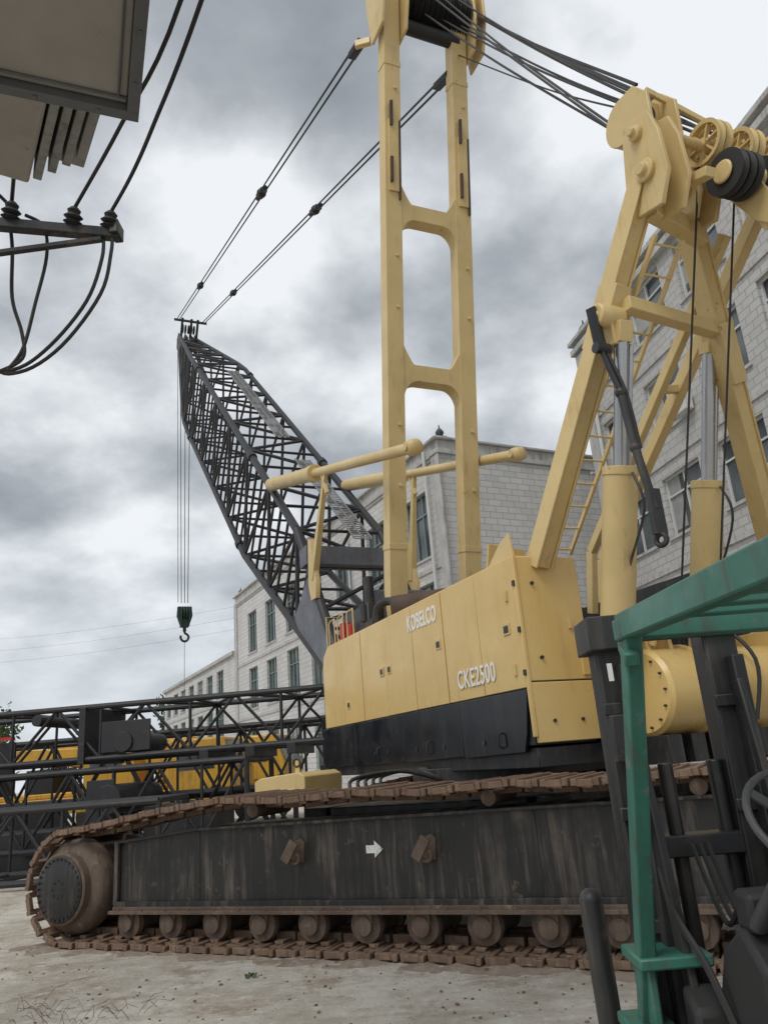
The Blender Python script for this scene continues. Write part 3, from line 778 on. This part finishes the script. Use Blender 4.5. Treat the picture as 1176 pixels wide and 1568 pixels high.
b=B();b.tube([(28.7,-.2,13.3),(28.7,-.2,0.2)],.07,8);b.tube([(20.6,-.15,12.8),(20.6,-.15,0.2)],.06,8);b.obj('drain_pipe',WFR,E)
E2=facade('front',C,Ed.to_tuple()[:2],12,[(0,0,0,12.9)],[],fb,WALL,WFR,band=False)
b=B();b.box(-.15,12,-.10,.5,12.905,13.1);b.box(-.05,12,-.05,.45,13.105,13.5);b.box(-.2,12,-.16,.5,13.505,13.605);b.obj('cornice',TRIM,E2,bevel=.02)
b=B();b.tube([(9.2,-.15,12.8),(9.2,-.15,0)],.09,8);b.tube([(9.2,-.15,12.7),(7.5,-.15,12.75)],.07,8);b.obj('drain_pipe',WFR,E2)
b=B();P=[C+Dm*.35+Ed*.35,C+Dm*29.2+Ed*.35,C+Dm*29.2+Ed*12,C+Dm*.35+Ed*12];b.prism([p for p in P],(0,0,12.9));b.obj('core_and_roof',ROOF,fb,smooth=False)
lw=empty('low_factory_wing');o2=C+Dm*56
wins=[(1.0+3.3*i,3.0+3.3*i) for i in range(7)]
E=facade('side',o2,(-Dm).to_tuple()[:2],26,[(0,.9,2.9,3.4),(3.4,4.0,6.2,6.6),(6.6,7.1,9.0,9.6)],wins,lw,WALL,WFRG)
b=B();b.box(-.2,26,-.2,.5,9.6,9.85);b.obj('cornice',TRIM,E)
b=B();P=[C+Dm*30+Ed*.35,C+Dm*55.8+Ed*.35,C+Dm*55.8+Ed*12,C+Dm*30+Ed*12];b.prism(P,(0,0,9.6));b.obj('core_and_roof',ROOF,lw,smooth=False)
rw=empty('office_building');R0=V((8.6,28.8,0));Rd=V((.203,-.979,0));Rn=V((.979,.203,0))
wins=[(1.0+3.15*i,3.2+3.15*i) for i in range(8)]
stor=[(3.5*k,3.5*k+.95,3.5*k+2.95,3.5*(k+1)) for k in range(5)]
E=facade('street_side',R0,Rd.to_tuple()[:2],26,stor,wins,rw,WALLR,WFR,curtain=.55,mull=1)
b=B();b.box(-.2,26,-.25,.5,17.5-.4,17.5-.15);b.box(-.25,26,-.3,.5,17.56,17.74);b.obj('cornice',TRIM,E,bevel=.02)
b=B();b.box(-.05,.65,-.12,-.003,0,17);b.obj('pilasters',TRIM,E)
b=B();finial(b,.3,.3,17.74,.6);b.obj('roof_finials',ROOF,E)
b=B();b.tube([(.9,-.15,17),(.9,-.15,0)],.08,8);b.obj('drain_pipe',WFR,E)
b=B()
for i in range(8):
    for k in (1,2,3,4):
        if (i*7+k*3)%4==0:b.box(3.3+3.15*i-.35,3.3+3.15*i+.35,-.35,-.07,3.5*k+.9,3.5*k+1.4)
b.obj('air_conditioners',WFR,E,bevel=.02)
b=B();b.prism([R0+Rd*.1+Rn*.35,R0+Rd*25.9+Rn*.35,R0+Rd*25.9+Rn*12,R0+Rd*.1+Rn*12],(0,0,17.3));b.obj('core_and_roof',ROOF,rw,smooth=False)
E=facade('end_wall',R0+Rn*12,(-Rn).to_tuple()[:2],11.9,[(0,0,0,17.3)],[],rw,WALLR,WFR,band=False)

# ================================================================== STACKED BOOM SECTIONS
def lattice_section(name,org,ang,L,wd,h,z0,bay=1.0,r=.065,lr=.55):
    E=empty(name,(org[0],org[1],z0),ang)
    c=B();l=B();n=int(L/bay);bay=L/n
    def cr(i):x=i*bay;return [V((x,0,h)),V((x,wd,h)),V((x,wd,0)),V((x,0,0))]
    for k in range(4):c.cyl(cr(0)[k],cr(n)[k],r,n=10)
    for i in range(n+1):
        a=cr(i)
        for k in range(4):
            k2=(k+1)%4
            if i in(0,n) :c.cyl(a[k],a[k2],r*.9,n=8)
            elif i%2==0:l.cyl(a[k],a[k2],r*lr,n=6)
            if i<n:
                d=cr(i+1)
                if (i+k)%2:l.cyl(a[k],d[k2],r*lr,n=6)
                else:l.cyl(a[k2],d[k],r*lr,n=6)
    c.obj('chords',BOOM,E);l.obj('lacing',BOOM,E);return E
a0=math.atan2(-.08,1)
E=lattice_section('stacked_boom_section',(-14.6,18.0),a0,13.1,1.9,1.1,2.2)
b=B()
for x in (10.3,11.3,12.2):b.box(x,x+.2,-.08,1.98,-.22,.0)
b.box(8.1,9.2,-.05,.0,.1,.75);b.box(7.6,7.75,-.1,2,-.1,1.1);b.cyl((8.6,-.1,.3),(8.6,2,.3),.22)
b.box(5.2,6.0,.2,.25,-.2,.5);b.cyl((6.6,-.05,.9),(6.6,2,.9),.12)
b.obj('end_fittings',BOOM,E,bevel=.01)
b=B();b.box(5.6,6.0,.15,.18,.55,.62);b.obj('red_marker',RED,E)
E=lattice_section('stacked_boom_section',(-15.5,17.6),a0,12.3,2.1,1.5,.45,.9)
b=B()
for x in (1,5,9):b.box(x,x+.3,-.2,2.3,-.45,-.06)
b.box(8.9,9.5,-.04,.0,.1,1.3);b.cyl((9.4,-.15,.9),(9.4,2.2,.9),.3);b.box(3,8,.3,1.8,-.4,.35);b.box(10,11.5,.3,1.8,-.4,.7)
b.obj('timber_bearers_and_fittings',BOOM,E,bevel=.01)
E=lattice_section('stacked_boom_section',(-15.0,15.2),a0+.02,10.6,1.5,1.2,.12,.85,.06)
E=lattice_section('stacked_boom_section',(-15.5,21.2),a0,13.6,2.0,1.6,1.2,.9,.07)
E=lattice_section('stacked_boom_section',(-17,19.9),a0,14.5,1.2,1.0,.3,.8,.07)

def truck_crane(loc,ang,L=11,z=0):
    E=empty('truck_crane',(loc[0],loc[1],z),ang)
    b=B();b.box(0,L,0,2.5,.9,1.35);b.box(.4,L-2.2,.2,2.3,1.35,1.5);b.box(L-4.6,L-3.2,.5,2.0,1.5,2.4)
    b.beam((.5,1.1,2.75),(L-1,1.1,2.35),.75,.55);b.beam((-.6,1.1,2.8),(1,1.1,2.73),.6,.42)
    b.obj('boom_and_deck',ORG,E,bevel=.03)
    b=B();b.prism([(L-2,0,1.0),(L,0,1.0),(L,0,1.8),(L-.35,0,2.75),(L-2,0,2.75)],(0,2.5,0));b.prism([(L-3.0,0,1.5),(L-4.6,0,1.5),(L-4.6,0,2.9),(L-3.3,0,2.9),(L-3.0,0,2.3)],(0,.85,0))
    b.obj('cabs',ORG,E,bevel=.06)
    b=B();b.box(L-1.7,L-.6,-.01,-.002,1.85,2.5);b.box(L-4.4,L-3.4,-.01,-.002,2.0,2.7);b.add([(L+.005,.2,1.85),(L+.005,2.3,1.85),(L-.31,2.3,2.66),(L-.31,.2,2.66)],[(0,1,2,3)])
    b.obj('cab_windows',GLS,E)
    b=B()
    for x in (1.5,2.9,L-4.0,L-1.3):
        for y in (-.02,2.2):b.lathe((x,y,.52),(0,1,0),[(.25,0),(.48,.0),(.52,.05),(.52,.27),(.48,.32),(.2,.32)],24)
    b.box(3.5,L-5,-.03,.0,.45,1.0)
    for x in (2,4,6):b.box(x,x+.8,.3,1.9,1.5,2.2)
    b.obj('wheels_and_tanks',RUB,E)
truck_crane((-17.5,24.5),-.05,12.5,0);truck_crane((-12.5,28.5),-.12,8.5,.1)

def tree_mass(name,cx,cy,h,R,n,parent=None):
    b=B();t=B()
    t.cyl((cx,cy,0),(cx,cy,h*.6),.18,.1,8)
    for i in range(5):
        a=random.uniform(0,6.28);t.cyl((cx,cy,h*.4),(cx+math.cos(a)*R*.6,cy+math.sin(a)*R*.6,h*.8),.08,.03,6)
    cl=[(cx+random.uniform(-R,R)*.7,cy+random.uniform(-R,R)*.7,h*.7+random.uniform(-.28,.3)*h) for _ in range(16)]
    for i in range(n):
        c=random.choice(cl);r=R*.35
        p=V(c)+V((random.gauss(0,r*.6),random.gauss(0,r*.6),random.gauss(0,r*.5)));s=random.uniform(.12,.26)
        u=V((random.gauss(0,1),random.gauss(0,1),random.gauss(0,1))).normalized();v=u.orthogonal().normalized()
        b.add([p-u*s,p+v*s*.5,p+u*s,p-v*s*.5],[(0,1,2,3)])
    E=empty(name);b.obj('crown',FOL,E,smooth=False);t.obj('trunk',BARK,E)
tree_mass('broadleaf_tree',-31,60,6.9,2.6,1800);tree_mass('broadleaf_tree',-35,62,6.4,2.6,1500);tree_mass('broadleaf_tree',-23.5,82,9,2.0,1200)
tree_mass('broadleaf_tree',-27.5,66,5.0,2.2,1200)

# ================================================================== UTILITY POLE
up=empty('utility_pole')
b=B();b.lathe((-4.6,5.2,0),(0,0,1),[(.19,0),(.13,10)],24);b.obj('pole_shaft',CONC,up)
b=B()
b.beam((-4.9,5.15,6.45),(-2.22,5.88,6.45),.09,.10);b.beam((-2.35,5.83,6.38),(-4.6,5.25,5.75),.05,.05);b.beam((-2.24,5.80,6.5),(-2.24,5.97,6.5),.08,.14)
b.beam((-4.6,5.2,6.3),(-2.6,3.9,6.1),.1,.1);b.beam((-4.6,5.1,5.9),(-2.6,3.2,5.9),.1,.12)
b.obj('crossarm',BLK,up,bevel=.01)
b=B()
for p in ((-3.1,5.64,6.49),(-2.6,5.77,6.49),(-2.3,5.86,6.49)):
    b.lathe(p,(.2,-.3,1),[(.02,0),(.06,.02),(.085,.04),(.05,.06),(.085,.09),(.05,.12),(.06,.15),(.03,.18)],16)
b.obj('insulators',RUB,up)
b=B()
for P in ([(-2.3,5.86,6.67),(-1.95,5.42,6.69),(-1.60,4.92,6.72),(-.95,3.9,6.74),(.5,1.4,6.8),(2.4,-2,6.9)],
          [(-2.6,5.77,6.67),(-1.87,4.92,6.73),(-1.09,3.9,6.76),(.3,1.4,6.85),(2.1,-2,6.9)],
          [(-3.1,5.64,6.67),(-2.6,4.7,6.75),(-2.2,3.8,6.9),(-1.0,1.2,7.2)]):
    b.tube(smoothpts(P),.017,6)
for P in ([(-2.27,5.86,6.45),(-2.25,5.8,6.2),(-2.33,5.8,5.78),(-2.65,5.8,5.29),(-3.0,5.8,5.07),(-3.3,5.8,5.2),(-3.9,5.6,5.9)],
          [(-2.35,5.86,6.45),(-2.33,5.8,6.15),(-2.45,5.8,5.72),(-2.75,5.8,5.3),(-3.05,5.8,5.1),(-3.4,5.8,5.2),(-4.2,5.5,5.8)],
          [(-3.15,5.7,6.6),(-3.12,5.75,6.3),(-3.1,5.78,5.8),(-3.0,5.8,5.45),(-2.98,5.8,5.2),(-3.2,5.8,5.08)],
          [(-3.0,5.7,6.6),(-2.85,5.75,6.5),(-2.82,5.78,6.2),(-2.9,5.8,5.75),(-2.98,5.8,5.3),(-3.1,5.8,5.1)],
          [(-3.1,5.66,6.65),(-3.3,5.5,6.8),(-3.6,5.4,6.7),(-4.0,5.3,6.3)]):
    b.tube(smoothpts(P),.016,6)
b.obj('service_cables',RUB,up)
E=empty('cabinet',(-1.13,3.22,5.0),math.atan2(-.43,-.9)-.06,up)
b=B();L_,W_=1.7,1.6
b.box(.06,L_,.06,W_,.05,.9);b.obj('body',CAB,E,bevel=.01)
b=B();b.box(0,L_,0,.06,0,.12);b.box(0,.06,.061,W_,0,.12);b.box(0,L_,W_,W_+.06,0,.12);b.box(.062,L_,.10,.112,.035,.052);b.box(.10,.112,.112,W_,.035,.052)
for i in range(5):b.cyl((.2+.3*i,.03,-.008),(.2+.3*i,.03,0),.012,n=6);b.cyl((.03,.25+.3*i,-.008),(.03,.25+.3*i,0),.012,n=6)
b.obj('rim',CABD,E,bevel=.004)
E=empty('transformer',(-2.22,4.83,6.0),math.atan2(-.69,.44),up)
b=B();b.box(0,1.5,-1.6,-.28,0,1.2);b.obj('tank',CAB,E,bevel=.02)
b=B()
for i in range(4):b.box(.05+.05*i,1.4,-.26+.09*i,-.20+.09*i,.02+.06*i,1.1)
b.box(0,1.45,-.28,.10,.3,.36);b.obj('cooling_fins',FINM,E,bevel=.006)
pl=empty('power_line');b=B()
for k in range(3):b.tube(smoothpts([(-60,70,13+k*1.1),(-30,66,12.2+k*1.0),(-9,60,12.6+k*.9)]),.006,4)
b.obj('wires',ROPE,pl)

# ================================================================== FORKLIFT
fk=empty('forklift')
b=B()
zr=2.07;zb=.045
b.beam((.79,2.66,zr),(.82,1.15,zr-zb),.06,.09);b.beam((1.72,2.70,zr),(1.72,1.15,zr-zb),.06,.09)
b.beam((.755,2.64,zr-.01),(1.755,2.72,zr-.01),.07,.075);b.beam((.8,1.15,zr-zb),(1.75,1.15,zr-zb),.07,.08)
for i in range(6):
    y=2.42-i*.21;b.beam((.82,y,zr-.006*i),(1.70,y+.03,zr-.006*i),.05,.035)
b.beam((.80,2.62,zr),(.80,3.22,.72),.07,.06,up=(1,0,0));b.beam((1.7,2.66,zr),(1.7,3.22,.72),.07,.06,up=(1,0,0))
b.beam((.84,1.15,zr-zb),(.84,.95,1.0),.08,.08,up=(1,0,0));b.beam((1.7,1.15,zr-zb),(1.7,.95,1.0),.08,.08,up=(1,0,0))
b.box(.76,1.02,3.05,3.30,.93,.97);b.box(.72,.88,2.95,3.35,.70,.74);b.box(.79,.82,3.08,3.28,.74,.93)
b.prism([(.755,3.3,.74),(.755,3.0,.72),(.755,2.6,.35),(.755,1.9,.35),(.755,1.9,.28),(.755,3.0,.28),(.755,3.35,.5)],(.07,0,0))
b.prism([(.80,.1,.35),(.80,1.9,.35),(.80,1.9,.7),(.80,1.2,.95),(.80,.3,.95),(.80,.05,.75)],(.95,0,0))
b.beam((.78,2.60,zr-.12),(.80,2.72,zr-.05),.05,.05)
b.obj('overhead_guard_and_body',GRN,fk,bevel=.008)
b=B()
for x in (.915,1.37):
    b.box(x-.075,x+.055,3.27,3.29,.08,2.16);b.box(x-.075,x+.055,3.40,3.43,.08,2.18);b.box(x-.078,x-.05,3.29,3.40,.08,2.16)
    b.box(x-.01,x+.04,3.19,3.27,.25,2.0)
    b.beam((x,3.22,1.9),(x+.04,3.08,.5),.09,.03,up=(1,0,0))
    for z in (.6,1.0,1.4,1.8):b.box(x-.085,x+.06,3.25,3.27,z,z+.05)
b.box(.84,1.47,3.24,3.29,2.09,2.17);b.box(.84,1.47,3.28,3.40,1.25,1.33);b.box(.84,1.47,3.30,3.40,.45,.55)
b.box(.80,.98,3.20,3.45,2.06,2.20);b.box(.83,.92,3.17,3.22,1.62,1.80);b.box(.84,.9,3.18,3.2,1.35,1.45)
b.cyl((1.06,3.34,.3),(1.06,3.34,1.6),.03,n=14);b.cyl((1.26,3.34,.3),(1.26,3.34,1.6),.03,n=14)
b.box(.80,1.62,3.5,3.54,.15,.22);b.box(.80,1.62,3.5,3.54,.50,.57)
b.box(.88,.98,3.54,3.58,.08,.75);b.box(1.42,1.52,3.54,3.58,.08,.75);b.box(.88,.98,3.54,4.5,.06,.10);b.box(1.42,1.52,3.54,4.5,.06,.10)
b.obj('lift_mast',BLK,fk,bevel=.006)
b=B();b.tube(smoothpts([(.735,3.5,.1),(.725,3.5,.6),(.715,3.5,1.04),(.715,3.5,1.09)]),.048,12);b.sphere((.715,3.5,1.09),.047)
b.beam((.735,3.52,.3),(.95,3.5,.3),.06,.06)
b.obj('load_backrest_post',BLK,fk)
b=B()
for k in range(3):
    x=1.08+k*.03;b.tube(smoothpts([(x,3.25,1.3),(x+.03,3.12,1.05),(x+.06,3.0,1.12),(x+.1,2.85,.95),(x+.1,2.8,.7)]),.010,6)
b.tube(smoothpts([(.93,3.2,1.25),(.92,3.08,1.1),(.96,2.95,.95),(1.0,2.8,.7)]),.013,6)
for k in range(3):b.tube([(1.10+k*.06,2.62,1.1),(1.07+k*.06,2.50,1.33+.02*k)],.007,6);b.sphere((1.07+k*.06,2.50,1.34+.02*k),.018)
b.obj('hydraulic_hoses_and_levers',RUB,fk)
b=B();wc=V((1.09,2.28,1.455));wa=V((.1,-.75,.65)).normalized();b.torus(wc,wa,.165,.011,36,8)
t=wa.orthogonal().normalized();u=wa.cross(t)
for a in (0.5,2.6,4.7):b.beam(wc-wa*.03,wc+(t*math.cos(a)+u*math.sin(a))*.163,.03,.008,up=wa)
b.cyl(wc,wc-wa*.5,.028);b.lathe(wc,wa,[(.045,-.05),(.045,0),(.03,.01)],16)
b.obj('steering_wheel',DGREY,fk)
b=B()
b.prism([(1.0,2.62,.45),(1.0,3.08,.45),(1.0,3.05,.80),(1.0,2.90,1.02),(1.0,2.72,1.12),(1.0,2.58,1.02)],(.62,0,0))
b.box(1.02,1.3,2.66,2.78,1.10,1.22);b.box(1.35,1.5,2.62,2.8,1.1,1.3)
b.box(.86,1.7,1.9,3.0,.38,.45);b.prism([(.90,2.95,.5),(.90,3.1,.5),(.90,3.1,.88),(.90,2.98,.82)],(.12,0,0))
b.prism([(1.02,1.2,.95),(1.02,1.75,.95),(1.02,1.8,1.08),(1.02,1.35,1.12),(1.02,1.25,1.6),(1.02,1.1,1.62)],(.5,0,0))
b.obj('cowl_and_seat',RUB,fk,bevel=.02)
b=B();b.box(1.06,1.26,2.652,2.659,1.12,1.2);b.cyl((1.42,2.61,1.2),(1.42,2.62,1.2),.045,n=20);b.box(1.2,1.5,2.9,2.98,1.02,1.08)
b.cyl((1.12,3.02,.85),(1.12,2.98,1.06),.035,n=12);b.cyl((1.25,3.15,.8),(1.25,3.15,1.1),.05,n=14)
b.obj('instrument_panel_and_fittings',DGREY,fk,bevel=.004)
b=B()
for x in (.80,1.52):
    b.lathe((x,3.0,.30),(1,0,0),[(.12,0),(.27,0),(.30,.03),(.30,.17),(.27,.2),(.1,.2)],28);b.lathe((x,.65,.25),(1,0,0),[(.1,0),(.22,0),(.25,.03),(.25,.15),(.22,.18),(.1,.18)],24)
b.obj('wheels',RUB,fk)
b=B();b.box(.845,.865,3.164,3.168,1.93,2.0);b.obj('label',WHT,fk)
b=B();b.box(.85,.88,3.164,3.168,1.45,1.48);b.obj('reflector',RED,fk)
